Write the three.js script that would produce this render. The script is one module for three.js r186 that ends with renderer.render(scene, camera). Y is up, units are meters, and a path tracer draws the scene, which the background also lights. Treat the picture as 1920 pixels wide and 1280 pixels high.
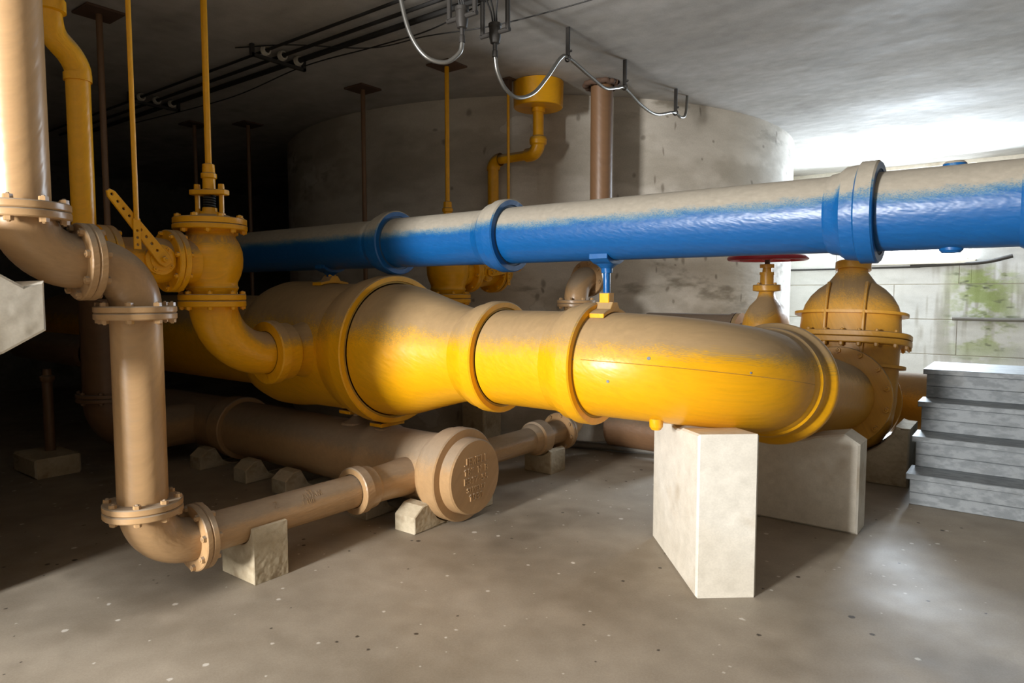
import * as THREE from 'three';
import { mergeGeometries, toCreasedNormals } from 'three/addons/utils/BufferGeometryUtils.js';
import { TextGeometry } from 'three/addons/geometries/TextGeometry.js';
import { FontLoader } from 'three/addons/loaders/FontLoader.js';
import { RectAreaLightUniformsLib } from 'three/addons/lights/RectAreaLightUniformsLib.js';

// ------------------------------------------------------------------ camera, sky, light, exposure
const scene = new THREE.Scene();
const renderer = new THREE.WebGLRenderer({ antialias: true });
renderer.toneMapping = THREE.LinearToneMapping;
renderer.toneMappingExposure = 0.74;
renderer.shadowMap.enabled = true;
RectAreaLightUniformsLib.init();
const camera = new THREE.PerspectiveCamera(53.13, 1.5, 0.05, 60);
camera.position.set(0, 1.2, 0);
camera.rotation.order = 'YXZ';
camera.rotation.set(-4.02 * Math.PI / 180, 37.3 * Math.PI / 180, 0);
scene.add(camera);
scene.background = new THREE.Color(0.86, 0.93, 1.0);      // even overcast sky
scene.backgroundIntensity = 9;
const CEIL = 2.75, ZB = -9.6, ZF = 4.3, XR = 3.2, XL = -10;
const REAR_WIN = { x0: -1.75, x1: -0.58, y0: 1.6, y1: 2.71 };   // high window in the far wall
const FRONT_WIN = { x0: -2.5, x1: -1.75, y0: 1.1, y1: 2.2 }; // window in the wall behind the camera
function windowLight(w, z, facing, color, nits, down = 0) {     // daylight falls in from the sky, so it leans downward
  const l = new THREE.RectAreaLight(color, nits, w.x1 - w.x0 - 0.06, w.y1 - w.y0 - 0.06);
  l.position.set((w.x0 + w.x1) / 2, (w.y0 + w.y1) / 2, z);
  l.lookAt(l.position.x, l.position.y - down, z + facing);
  l.name = 'window_daylight'; scene.add(l);
}
windowLight(REAR_WIN, ZB + 0.16, 1, new THREE.Color(0.76, 0.88, 1.0), 105, 0.38);
windowLight(FRONT_WIN, ZF - 0.03, -1, new THREE.Color(1.0, 0.98, 0.95), 440);

// ------------------------------------------------------------------ helpers
const V = (x, y, z) => new THREE.Vector3(x, y, z);
const X = V(1, 0, 0), Y = V(0, 1, 0), Z = V(0, 0, 1);
let seed = 7;
const rnd = () => { seed = (seed + 0x6d2b79f5) | 0; let t = Math.imul(seed ^ (seed >>> 15), 1 | seed); t = (t + Math.imul(t ^ (t >>> 7), 61 | t)) ^ t; return ((t ^ (t >>> 14)) >>> 0) / 4294967296; };
const clamp = (v, a = 0, b = 1) => Math.min(b, Math.max(a, v));
const smooth = (a, b, v) => { const t = clamp((v - a) / (b - a)); return t * t * (3 - 2 * t); };
function lattice(n) { const a = new Float32Array(n * n); for (let i = 0; i < a.length; i++) a[i] = rnd(); return a; }
const LAT = lattice(64);
function vn(x, y, per) {                                   // tileable value noise
  const xi = Math.floor(x), yi = Math.floor(y), fx = x - xi, fy = y - yi;
  const m = (v) => ((v % per) + per) % per, g = (a, b) => LAT[(m(b) & 63) * 64 + (m(a) & 63)];
  const sx = fx * fx * (3 - 2 * fx), sy = fy * fy * (3 - 2 * fy);
  return (g(xi, yi) * (1 - sx) + g(xi + 1, yi) * sx) * (1 - sy) + (g(xi, yi + 1) * (1 - sx) + g(xi + 1, yi + 1) * sx) * sy;
}
function fbm(u, v, f, oct = 4, gain = 0.5) { let s = 0, a = 1, n = 0; for (let o = 0; o < oct; o++) { const p = f << o; s += a * vn(u * p + o * 17.3, v * p + o * 5.1, Math.min(p, 64)); n += a; a *= gain; } return s / n; }
function dataTex(w, h, fn, srgb = true, wrapT = THREE.RepeatWrapping) {
  const d = new Uint8Array(w * h * 4), c = [0, 0, 0];
  for (let j = 0; j < h; j++) for (let i = 0; i < w; i++) { fn((i + 0.5) / w, (j + 0.5) / h, c, i, j); const k = (j * w + i) * 4; d[k] = clamp(c[0], 0, 255); d[k + 1] = clamp(c[1], 0, 255); d[k + 2] = clamp(c[2], 0, 255); d[k + 3] = 255; }
  const t = new THREE.DataTexture(d, w, h, THREE.RGBAFormat);
  t.magFilter = THREE.LinearFilter; t.minFilter = THREE.LinearMipmapLinearFilter; t.generateMipmaps = true;
  t.wrapS = THREE.RepeatWrapping; t.wrapT = wrapT; if (srgb) t.colorSpace = THREE.SRGBColorSpace; t.needsUpdate = true; return t;
}
const mix3 = (c, a, b, t) => { for (let i = 0; i < 3; i++) c[i] = a[i] + (b[i] - a[i]) * t; };
// painted cast iron: brush mottling, and settled dust (grainy, ragged edge) on what faces up; uv.y is the facing (0 down, 1 up), uv.x metres
function paintMaterial(paint, dust, { rough = 0.36, start = 0.6, end = 0.82, amount = 0.95, mottle = 6 } = {}) {
  const W = 640, H = 320, cover = new Float32Array(W * H);
  const map = dataTex(W, H, (u, v, c, i, j) => {
    const n = fbm(u * 4, v, 8, 3, 0.6), m = fbm(u * 5 + 0.37, v + 0.11, 24, 2, 0.6), g = rnd();
    let k = smooth(start, end, v + (n - 0.5) * 0.09);
    k = clamp(k * 0.55 + (g < k ? 0.45 : 0) + (g > 0.988 ? 0.25 : 0)) * amount;
    const q = (m - 0.5) * mottle * 2 + (g - 0.5) * 5;
    mix3(c, paint, dust, k); for (let e = 0; e < 3; e++) c[e] += q * (c[e] / 160);
    cover[j * W + i] = k;
  }, true, THREE.ClampToEdgeWrapping);
  const rm = dataTex(W, H, (u, v, c, i, j) => { const r = 255 * clamp(rough + cover[j * W + i] * (0.92 - rough)); c[0] = c[1] = c[2] = r; }, false, THREE.ClampToEdgeWrapping);
  paintMaterial.bump ??= dataTex(W, H, (u, v, c) => { c[0] = c[1] = c[2] = 255 * fbm(u * 4, v, 24, 2); }, false, THREE.ClampToEdgeWrapping); const bm = paintMaterial.bump;
  return new THREE.MeshStandardMaterial({ map, roughnessMap: rm, roughness: 1, bumpMap: bm, bumpScale: 0.0011 });
}
const M = {
  yellow: paintMaterial([234, 168, 12], [162, 136, 102], { rough: 0.36, start: 0.57, end: 0.8 }),
  ochre: paintMaterial([206, 150, 52], [142, 118, 86], { rough: 0.38, start: 0.62 }),
  blue: paintMaterial([9, 80, 140], [160, 149, 132], { rough: 0.36, start: 0.55, end: 0.75 }),
  beige: paintMaterial([174, 140, 100], [148, 132, 112], { rough: 0.33 }),
  brown: paintMaterial([120, 90, 64], [110, 94, 78], { rough: 0.42 }),
  red: new THREE.MeshStandardMaterial({ color: '#a8283a', roughness: 0.4 }),
  groove: new THREE.MeshStandardMaterial({ color: '#b08a34', roughness: 0.85 }),
  lead: new THREE.MeshStandardMaterial({ color: '#2b4a6a', roughness: 0.6 }),
  darkMetal: new THREE.MeshStandardMaterial({ color: '#3a3734', roughness: 0.6, metalness: 0.3 }),
  rust: new THREE.MeshStandardMaterial({ color: '#5a4436', roughness: 0.85 }),
  steel: new THREE.MeshStandardMaterial({ color: '#8d8c88', roughness: 0.35, metalness: 0.8 }),
  cable: new THREE.MeshStandardMaterial({ color: '#242322', roughness: 0.55 }),
  porcelain: new THREE.MeshStandardMaterial({ color: '#b9b4a8', roughness: 0.35 }),
  frame: new THREE.MeshStandardMaterial({ color: '#c9c9c6', roughness: 0.6 }),
  glass: new THREE.MeshPhysicalMaterial({ color: '#ffffff', transmission: 1, thickness: 0, roughness: 0.05, ior: 1.5 }),
  tag: new THREE.MeshStandardMaterial({ color: '#c9c4b4', roughness: 0.7 }),
  chip: new THREE.MeshStandardMaterial({ color: '#7d858c', roughness: 0.7 }),
};
// rough concrete and plaster; uv in metres / size
function concrete(base, alt, dark, size, opt = {}) {
  const { streak = 0, specks = 0, W = 512, rough = 0.85, bump = 0.006, seedShift = 0 } = opt;
  const sp = []; for (let i = 0; i < specks; i++) sp.push([rnd(), rnd(), 0.0006 + rnd() * rnd() * 0.0022, rnd()]);
  const hit = new Map(), R = 0.004;
  sp.forEach((s) => { const k = Math.floor(s[0] / R) + ',' + Math.floor(s[1] / R); for (let a = -1; a < 2; a++) for (let b = -1; b < 2; b++) { const kk = (Math.floor(s[0] / R) + a) + ',' + (Math.floor(s[1] / R) + b); if (!hit.has(kk)) hit.set(kk, []); hit.get(kk).push(s); } });
  const map = dataTex(W, W, (u, v, c) => {
    const a = fbm(u + seedShift, v, 4, 5, 0.55), b = fbm(u + 0.5, v + seedShift, 8, 4, 0.6), s = streak ? fbm(u * 0.25 + 0.1, v, 32, 3, 0.6) : 0.5, g = rnd();
    mix3(c, base, alt, smooth(0.36, 0.66, a)); mix3(c, c, dark, smooth(0.6, 0.82, b) * 0.5);
    const q = (g - 0.5) * 10 + (s - 0.5) * streak + (fbm(u, v, 60, 2) - 0.5) * 16; for (let e = 0; e < 3; e++) c[e] += q;
    if (specks) { const l = hit.get(Math.floor(u / R) + ',' + Math.floor(v / R)); if (l) for (const p of l) if ((u - p[0]) ** 2 + (v - p[1]) ** 2 < p[2] * p[2]) { if (p[3] < 0.7) mix3(c, c, [216, 212, 204], 0.85); else mix3(c, c, [52, 46, 40], 0.8); } }
  });
  concrete.bump ??= dataTex(512, 512, (u, v, c) => { c[0] = c[1] = c[2] = 255 * (0.6 * fbm(u, v, 8, 4) + 0.4 * fbm(u, v, 48, 2)); }, false); const bm = concrete.bump;
  const rm = dataTex(512, 512, (u, v, c) => { const r = 255 * clamp(rough + (fbm(u + 0.2, v, 6, 5, 0.6) - 0.5) * 0.5); c[0] = c[1] = c[2] = r; }, false);
  return new THREE.MeshStandardMaterial({ map, bumpMap: bm, bumpScale: bump, roughnessMap: rm, roughness: 1 });
}
M.floor = concrete([164, 154, 139], [138, 128, 113], [104, 95, 82], 5, { W: 1536, specks: 800, rough: 0.57, bump: 0.006 });
M.ceiling = concrete([180, 178, 175], [166, 163, 158], [144, 140, 134], 4, { W: 1024, streak: 22, rough: 0.9, bump: 0.006 });
M.white = concrete([222, 217, 205], [212, 205, 190], [176, 160, 136], 2, { rough: 0.8, bump: 0.006 });
M.plinth = concrete([186, 174, 150], [170, 156, 130], [124, 106, 82], 1, { rough: 0.9, bump: 0.008, seedShift: 0.3 });
M.grey = concrete([132, 128, 120], [116, 111, 104], [92, 86, 78], 2, { rough: 0.9 });
M.wood = (() => {
  const map = dataTex(1024, 512, (u, v, c) => { const g = fbm(u * 0.5, v, 40, 3, 0.6), a = fbm(u, v, 6, 4), r = rnd(); mix3(c, [140, 146, 150], [118, 124, 128], smooth(0.35, 0.7, g)); mix3(c, c, [142, 143, 140], smooth(0.6, 0.8, a) * 0.35); const q = (r - 0.5) * 12; for (let e = 0; e < 3; e++) c[e] += q; });
  return new THREE.MeshStandardMaterial({ map, roughness: 0.6 });
})();
// tank plaster: uv.x metres of arc / 8, uv.y height / 2.75; flaked paint patches, mildew spots, cracks
M.tank = (() => {
  const patches = []; for (let i = 0; i < 14; i++) patches.push([rnd(), 0.1 + rnd() * 0.85, 0.012 + rnd() * 0.04, 0.05 + rnd() * 0.12]);
  const spots = []; for (let i = 0; i < 110; i++) spots.push([0.25 + rnd() * 0.5, rnd(), 0.0012 + rnd() * 0.003, 0.004 + rnd() * 0.016]);
  const map = dataTex(1536, 640, (u, v, c) => {
    const w = (fbm(u, v, 16, 4) - 0.5) * 0.05, w2 = (fbm(u + 0.3, v, 24, 4) - 0.5) * 0.08, a = fbm(u, v, 6, 6, 0.58), g = rnd();
    mix3(c, [212, 206, 195], [196, 189, 177], smooth(0.38, 0.62, a));
    let k = 0, edge = 0;
    for (const p of patches) { const d = Math.hypot((u + w - p[0]) / p[2], (v + w2 - p[1]) / p[3]); if (d < 1) k = Math.max(k, smooth(1, 0.93, d)); if (d > 0.9 && d < 1.04) edge = Math.max(edge, 1 - Math.abs(d - 0.98) / 0.06); }
    mix3(c, c, [220, 216, 208], k * 0.6); mix3(c, c, [150, 142, 130], clamp(edge) * 0.2);
    const mil = smooth(0.56, 0.76, fbm(u + 0.7, v + 0.2, 20, 5, 0.6)) * smooth(0.45, 0.62, fbm(u + 0.15, v + 0.5, 4, 3));
    mix3(c, c, [132, 124, 110], mil * 0.75);
    mix3(c, c, [168, 160, 146], smooth(0.5, 0.66, fbm(u + 0.31, v * 0.6 + 0.4, 9, 5, 0.62)) * 0.6);
    for (const p of spots) { const d = Math.hypot((u + w * 0.16 - p[0]) / p[2], (v + w2 * 0.25 - p[1]) / p[3]); if (d < 1) mix3(c, c, [110, 100, 88], 0.5 * smooth(1, 0.3, d)); }
    const q = (g - 0.5) * 10 + (fbm(u, v, 60, 2) - 0.5) * 12; for (let e = 0; e < 3; e++) c[e] += q;
  });
  const bm = dataTex(512, 512, (u, v, c) => { c[0] = c[1] = c[2] = 255 * fbm(u, v, 16, 5, 0.6); }, false);
  return new THREE.MeshStandardMaterial({ map, bumpMap: bm, bumpScale: 0.012, roughness: 0.9 });
})();
// far wall: uv.x = (x + 2.7) / 6, uv.y = y / 2.75; run-down streaks and moss under the sill
M.blockwall = (() => {
  const map = dataTex(1280, 640, (u, v, c) => {
    const a = fbm(u, v, 8, 6, 0.58), st = fbm(u, v * 0.06, 60, 3, 0.6), g = rnd(), x = u * 6 - 2.7, y = v * 2.75;
    mix3(c, [214, 214, 212], [196, 196, 193], smooth(0.38, 0.64, a));
    const run = smooth(0.52, 0.72, st) * smooth(1.65, 1.5, y) * smooth(0.1, 0.7, y) * smooth(-1.35, -1.0, x);
    mix3(c, c, [138, 132, 120], run * 0.5);
    const moss = smooth(0.42, 0.62, fbm(u + 0.2, v * 0.7, 22, 5, 0.62)) * smooth(0.46, 0.08, Math.abs(x + 0.47)) * smooth(1.58, 1.4, y) * smooth(0.2, 0.9, y);
    mix3(c, c, [142, 158, 92], clamp(moss * 0.8));
    mix3(c, c, [96, 100, 84], smooth(0.62, 0.8, fbm(u, v, 50, 3)) * moss);
    const q = (g - 0.5) * 10 + (fbm(u, v, 60, 2) - 0.5) * 12; for (let e = 0; e < 3; e++) c[e] += q;
  });
  return new THREE.MeshStandardMaterial({ map, roughness: 0.9 });
})();

// ---- geometry in world coordinates
function dustUV(g) {
  g.computeBoundingBox(); const p = g.attributes.position, n = g.attributes.normal, uv = new Float32Array(p.count * 2);
  for (let i = 0; i < p.count; i++) {
    const x = p.getX(i), y = p.getY(i), z = p.getZ(i), ny = n.getY(i);
    uv[i * 2] = (x * 0.8 + z * 0.62 + y * 0.55) / 1.6; uv[i * 2 + 1] = clamp(0.5 + 0.5 * ny + 0.04 * (1 - Math.abs(ny)) * Math.sin(n.getX(i) * 3 + n.getZ(i) * 2), 0.004, 0.996);
  }
  g.setAttribute('uv', new THREE.BufferAttribute(uv, 2)); return g;
}
function boxUV(g, size) {
  const p = g.attributes.position, n = g.attributes.normal, uv = new Float32Array(p.count * 2);
  for (let i = 0; i < p.count; i++) {
    const a = [Math.abs(n.getX(i)), Math.abs(n.getY(i)), Math.abs(n.getZ(i))], x = p.getX(i), y = p.getY(i), z = p.getZ(i);
    const q = a[1] >= a[0] && a[1] >= a[2] ? [x, z] : a[0] >= a[2] ? [z, y] : [x, y];
    uv[i * 2] = q[0] / size; uv[i * 2 + 1] = q[1] / size;
  }
  g.setAttribute('uv', new THREE.BufferAttribute(uv, 2)); return g;
}
const crease = (g, a = 0.55) => { const q = toCreasedNormals(g.index ? g.toNonIndexed() : g, a); q.computeBoundingBox(); return q; };
function frameFor(dir) { const d = dir.clone().normalize(), a = Math.abs(d.y) > 0.9 ? X.clone() : Y.clone(), s = new THREE.Vector3().crossVectors(a, d).normalize(), t = new THREE.Vector3().crossVectors(d, s); return [s, t, d]; }
// turned body: profile [[distance along dir, radius], ...]
function lathe(A, dir, prof, seg = 48) {
  const g = new THREE.LatheGeometry(prof.map(([s, r]) => new THREE.Vector2(Math.max(r, 1e-4), s)), seg);
  const [s, t, d] = frameFor(dir); 
  const mm = new THREE.Matrix4().makeBasis(s, d, new THREE.Vector3().crossVectors(s, d)); mm.setPosition(A);
  g.applyMatrix4(mm); g.deleteAttribute('uv'); return crease(g);
}
const P = (A, dir, s) => A.clone().addScaledVector(dir, s);
// bend: starts at A along t, turns towards n, with radius R through angle ang; closed ends
function bend(A, t, n, R, r, ang = Math.PI / 2, seg = 20, rad = 40, lead = 0, tail = 0) {
  const b = new THREE.Vector3().crossVectors(t, n), pts = [];
  if (lead) pts.push([P(A, t, -lead), n.clone()]);
  for (let i = 0; i <= seg; i++) { const a = ang * i / seg; pts.push([A.clone().addScaledVector(t, R * Math.sin(a)).addScaledVector(n, R * (1 - Math.cos(a))), n.clone().multiplyScalar(Math.cos(a)).addScaledVector(t, -Math.sin(a))]); }
  if (tail) { const d = t.clone().multiplyScalar(Math.cos(ang)).addScaledVector(n, Math.sin(ang)), l = pts[pts.length - 1]; pts.push([P(l[0], d, tail), l[1].clone()]); }
  const pos = [], nor = [], idx = [], rf = typeof r === 'function' ? r : () => r;
  pts.forEach(([c, q], i) => { for (let k = 0; k <= rad; k++) { const f = k / rad * 2 * Math.PI, v = q.clone().multiplyScalar(Math.cos(f)).addScaledVector(b, Math.sin(f)), rr = rf(i / (pts.length - 1)); pos.push(c.x + v.x * rr, c.y + v.y * rr, c.z + v.z * rr); nor.push(v.x, v.y, v.z); } });
  for (let i = 0; i < pts.length - 1; i++) for (let k = 0; k < rad; k++) { const a = i * (rad + 1) + k, c = a + rad + 1; idx.push(a, a + 1, c, a + 1, c + 1, c); }
  const g = new THREE.BufferGeometry(); g.setAttribute('position', new THREE.Float32BufferAttribute(pos, 3)); g.setAttribute('normal', new THREE.Float32BufferAttribute(nor, 3)); g.setIndex(idx);
  return g.toNonIndexed();
}
function tube(pts, r, seg = 60, rad = 8, tension = 0.5) { const g = new THREE.TubeGeometry(new THREE.CatmullRomCurve3(pts, false, 'catmullrom', tension), seg, r, rad); g.deleteAttribute('uv'); return g.toNonIndexed(); }
const rod = (A, B, r, seg = 14) => { const d = B.clone().sub(A), L = d.length(); return lathe(A, d.normalize(), [[0, 0], [0, r], [L, r], [L, 0]], seg); };
function box(x0, x1, y0, y1, z0, z1, ch = 0.006) {           // chamfered box
  const w = x1 - x0, h = y1 - y0, d = z1 - z0; ch = Math.min(ch, w * 0.3, h * 0.3, d * 0.3);
  const s = new THREE.Shape([new THREE.Vector2(-w / 2 + ch, -h / 2 + ch), new THREE.Vector2(w / 2 - ch, -h / 2 + ch), new THREE.Vector2(w / 2 - ch, h / 2 - ch), new THREE.Vector2(-w / 2 + ch, h / 2 - ch)]);
  const g = new THREE.ExtrudeGeometry(s, { depth: d - 2 * ch, bevelEnabled: true, bevelThickness: ch, bevelSize: ch, bevelSegments: 1, curveSegments: 1 });
  g.translate((x0 + x1) / 2, (y0 + y1) / 2, z0 + ch); g.deleteAttribute('uv'); return g;
}
function extrude(pts, depth, basis, ch = 0.006, holes = []) {   // polygon in (a, b) of basis, pushed along c
  const s = new THREE.Shape(pts.map(([a, b]) => new THREE.Vector2(a, b)));
  for (const [hx, hy, hr] of holes) { const h = new THREE.Path(); h.absarc(hx, hy, hr, 0, 6.2832, true); s.holes.push(h); }
  const g = new THREE.ExtrudeGeometry(s, { depth: depth - 2 * ch, bevelEnabled: ch > 0, bevelThickness: ch, bevelSize: ch, bevelOffset: -ch, bevelSegments: 1, curveSegments: 8 });
  g.translate(0, 0, ch); const [o, a, b, c] = basis; const m = new THREE.Matrix4().makeBasis(a, b, c); m.setPosition(o); g.applyMatrix4(m); g.deleteAttribute('uv'); return crease(g, 0.5);
}
function hexBolt(A, dir, s, h) { const g = new THREE.CylinderGeometry(s * 0.94, s, h, 6, 1); g.translate(0, h / 2, 0); const dome = new THREE.CylinderGeometry(s * 0.3, s * 0.5, h * 0.35, 6, 1); dome.translate(0, h * 1.15, 0); const q = mergeGeometries([g.toNonIndexed(), dome.toNonIndexed()]); const [a, t, d] = frameFor(dir); const m = new THREE.Matrix4().makeBasis(a, d, new THREE.Vector3().crossVectors(a, d)); m.setPosition(A); q.applyMatrix4(m); q.deleteAttribute('uv'); return crease(q, 0.4); }
function loft(rings, seg = 48, ex = 2.4) {                     // stacked superellipses [y, a, b, zShift]
  const pos = [], idx = [];
  rings.forEach(([y, a, b]) => { for (let k = 0; k < seg; k++) { const f = k / seg * 2 * Math.PI, c = Math.cos(f), s = Math.sin(f); pos.push(a * Math.sign(c) * Math.abs(c) ** (2 / ex), y, b * Math.sign(s) * Math.abs(s) ** (2 / ex)); } });
  for (let i = 0; i < rings.length - 1; i++) for (let k = 0; k < seg; k++) { const a = i * seg + k, b = i * seg + (k + 1) % seg; idx.push(a, a + seg, b, b, a + seg, b + seg); }
  const g = new THREE.BufferGeometry(); g.setAttribute('position', new THREE.Float32BufferAttribute(pos, 3)); g.setIndex(idx); g.computeVertexNormals(); return crease(g, 0.7);
}
const merge = (l) => mergeGeometries(l.map((g) => { const q = g.index ? g.toNonIndexed() : g; q.deleteAttribute('uv'); return q; }));

// ---- things and parts
const taken = {};
const numbered = (n) => { taken[n] = (taken[n] ?? -1) + 1; return taken[n] ? n + '_' + String(taken[n]).padStart(3, '0') : n; };
function thing(name, label, category, base, group) {
  const o = new THREE.Group(); o.name = numbered(name); o.position.copy(base); o.userData = { label, category }; if (group) o.userData.group = group; scene.add(o); return o;
}
function part(parent, name, g, mat, label) {                  // g in world coordinates
  const root = parent.userData.root ?? parent.position;
  if (!g.attributes.normal) g.computeVertexNormals();
  if (mat.userData.size) boxUV(g, mat.userData.size); else dustUV(g);
  g.translate(-root.x, -root.y, -root.z);
  const m = new THREE.Mesh(g, mat); m.name = name; m.castShadow = m.receiveShadow = true; if (label) m.userData.label = label;
  m.userData.root = root; parent.add(m); return m;
}
for (const [k, s] of [['floor', 5], ['ceiling', 4], ['white', 2], ['plinth', 1], ['grey', 2], ['wood', 1]]) M[k].userData.size = s;
// a bolted flange: disc from A along dir; hex heads on its back
function flange(parent, A, dir, r, th, nb, mat, { hs = 0.015, back = true, turn = 0.2, inner = 0 } = {}) {
  const f = part(parent, 'flange', lathe(A, dir, [[0, inner], [0, r - 0.004], [0.004, r], [th - 0.004, r], [th, r - 0.004], [th, inner]], 40), mat);
  const [s, t, d] = frameFor(dir);
  for (let i = 0; i < nb; i++) { const a = turn + i / nb * 2 * Math.PI, q = A.clone().addScaledVector(s, Math.cos(a) * (r - hs * 1.25)).addScaledVector(t, Math.sin(a) * (r - hs * 1.25)); part(f, 'bolt', back ? hexBolt(q, dir.clone().negate(), hs, hs * 0.9) : hexBolt(q.addScaledVector(dir, th), dir, hs, hs * 0.9), mat); }
  return f;
}
const structure = (name, g, mat) => { if (!g.attributes.normal) g.computeVertexNormals(); if (mat.userData.size) boxUV(g, mat.userData.size); const m = new THREE.Mesh(g, mat); m.name = name; m.userData.kind = 'structure'; m.castShadow = m.receiveShadow = true; scene.add(m); return m; };
const NX = V(-1, 0, 0), NY = V(0, -1, 0), NZ = V(0, 0, -1);

// ------------------------------------------------------------------ the room
structure('floor', box(XL - 0.3, XR + 0.3, -0.25, 0, ZB - 0.3, ZF + 0.3, 0.001), M.floor);
structure('ceiling', box(XL - 0.3, XR + 0.3, CEIL, CEIL + 0.25, ZB - 0.3, ZF + 0.3, 0.001), M.ceiling);
structure('wall_right', box(XR, XR + 0.25, 0, CEIL, ZB, ZF, 0.001), M.grey);
structure('wall_left', box(XL - 0.25, XL, 0, CEIL, ZB, ZF, 0.001), M.grey);
function wallWithWindow(name, x0, x1, z0, z1, w, mat) {
  return structure(name, merge([box(x0, w.x0, 0, CEIL, z0, z1, 0.001), box(w.x1, x1, 0, CEIL, z0, z1, 0.001), box(w.x0, w.x1, 0, w.y0, z0, z1, 0.001), box(w.x0, w.x1, w.y1, CEIL, z0, z1, 0.001)]), mat);
}
const TC = V(-4.8, 0, -6.8), TR = 2.85;
wallWithWindow('wall_front', XL, XR, ZF, ZF + 0.25, FRONT_WIN, M.grey);
const back = wallWithWindow('wall_back', XL, XR, ZB - 0.25, ZB, REAR_WIN, M.white);
structure('wall_alcove', box(-2.9, -2.66, 0, CEIL, ZB, -8.55, 0.001), M.white);
{
  const size = (g) => { const p = g.attributes.position, uv = new Float32Array(p.count * 2); for (let i = 0; i < p.count; i++) { uv[i * 2] = (p.getX(i) + 2.7) / 6; uv[i * 2 + 1] = p.getY(i) / 2.75; } g.setAttribute('uv', new THREE.BufferAttribute(uv, 2)); return g; };
  const L = 1.34;
  for (let row = 0; row < 7; row++) {
    const y0 = row === 0 ? 0.002 : 0.05 + row * 0.42 - 0.42 + 0.004, y1 = Math.min(0.05 + row * 0.42 - 0.004, CEIL - 0.002); if (y1 - y0 < 0.03) continue;
    for (let k = -1; k < 5; k++) {
      let a = -2.66 + 0.62 + (k - (row % 2) * 0.5) * L + 0.003, b = a + L - 0.006; a = Math.max(a, -2.655); b = Math.min(b, XR - 0.01); if (b - a < 0.05) continue;
      const segs = (y1 > REAR_WIN.y0 + 0.01 && b > REAR_WIN.x0 && a < REAR_WIN.x1) ? [[a, REAR_WIN.x0], [REAR_WIN.x1, b]].filter(([p, q]) => q - p > 0.04) : [[a, b]];
      const cut = y1 > REAR_WIN.y0 + 0.01 && y0 < REAR_WIN.y0 && segs[0] && segs[0][1] - segs[0][0] !== b - a;
      for (const [p, q] of segs) { const m = new THREE.Mesh(size(box(p, q, y0, y1, ZB, ZB + 0.012 + rnd() * 0.003, 0.004)), M.blockwall); m.name = 'wall_block'; m.castShadow = m.receiveShadow = true; back.add(m); }
      if (cut) { const p = Math.max(a, REAR_WIN.x0), q = Math.min(b, REAR_WIN.x1); if (REAR_WIN.y0 - y0 > 0.03) { const m = new THREE.Mesh(size(box(p, q, y0, REAR_WIN.y0, ZB, ZB + 0.013, 0.004)), M.blockwall); m.name = 'wall_block'; m.castShadow = m.receiveShadow = true; back.add(m); } }
    }
  }
}
{ // the round tank wall
  const g = new THREE.LatheGeometry([[TR - 0.25, 0], [TR, 0], [TR, 0.9], [TR, 1.8], [TR, CEIL], [TR - 0.25, CEIL]].map(([a, b]) => new THREE.Vector2(a, b)), 160);
  g.translate(TC.x, 0, TC.z); const q = crease(g, 0.5), p = q.attributes.position, uv = new Float32Array(p.count * 2);
  for (let i = 0; i < p.count; i++) { let a = Math.atan2(p.getZ(i) - TC.z, p.getX(i) - TC.x); uv[i * 2] = a * TR / 8 + 0.3; uv[i * 2 + 1] = p.getY(i) / CEIL * 0.996; }
  for (let i = 0; i < p.count; i += 3) { const l = [uv[i * 2], uv[i * 2 + 2], uv[i * 2 + 4]], mx = Math.max(...l); for (let k = 0; k < 3; k++) if (mx - l[k] > 1) uv[(i + k) * 2] += 2 * Math.PI * TR / 8; }
  q.setAttribute('uv', new THREE.BufferAttribute(uv, 2)); structure('wall_tank', q, M.tank);
}
structure('wall_near', merge([box(XL, -3.2, 0, CEIL, -0.6, -0.32, 0.004), box(-3.2, -2.5, 0.3, 1.42, -0.6, -0.32, 0.004), box(-3.2, -2.66, 1.42, CEIL, -0.6, -0.32, 0.004)]), M.white); // the wall stops short of the floor at its end
function buildWindow(name, w, z, outward, n) {
  const f = structure(name, merge([box(w.x0, w.x0 + 0.05, w.y0, w.y1, z - 0.03, z + 0.03), box(w.x1 - 0.05, w.x1, w.y0, w.y1, z - 0.03, z + 0.03), box(w.x0 + 0.05, w.x1 - 0.05, w.y0, w.y0 + 0.05, z - 0.03, z + 0.03), box(w.x0 + 0.05, w.x1 - 0.05, w.y1 - 0.05, w.y1, z - 0.03, z + 0.03)]), M.frame);
  const ix = (w.x1 - w.x0 - 0.1) / n;
  for (let i = 0; i < n; i++) {
    const g = new THREE.PlaneGeometry(ix - 0.02, w.y1 - w.y0 - 0.1); g.translate(w.x0 + 0.05 + ix * (i + 0.5), (w.y0 + w.y1) / 2, z); const m = new THREE.Mesh(g, M.glass); m.name = 'pane'; f.add(m);
    if (i) { const b = new THREE.Mesh(box(w.x0 + 0.05 + ix * i - 0.012, w.x0 + 0.05 + ix * i + 0.012, w.y0 + 0.05, w.y1 - 0.05, z - 0.02, z + 0.02, 0.004), M.frame); b.name = 'glazing_bar'; b.castShadow = true; f.add(b); }
  }
}
buildWindow('window_1', REAR_WIN, ZB - 0.12, -1, 4);
buildWindow('window_2', FRONT_WIN, ZF + 0.12, 1, 3);
structure('trim_1', box(REAR_WIN.x0 - 0.03, REAR_WIN.x1 + 0.04, REAR_WIN.y0 - 0.05, REAR_WIN.y0 - 0.002, ZB + 0.016, ZB + 0.09), M.white);

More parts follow.
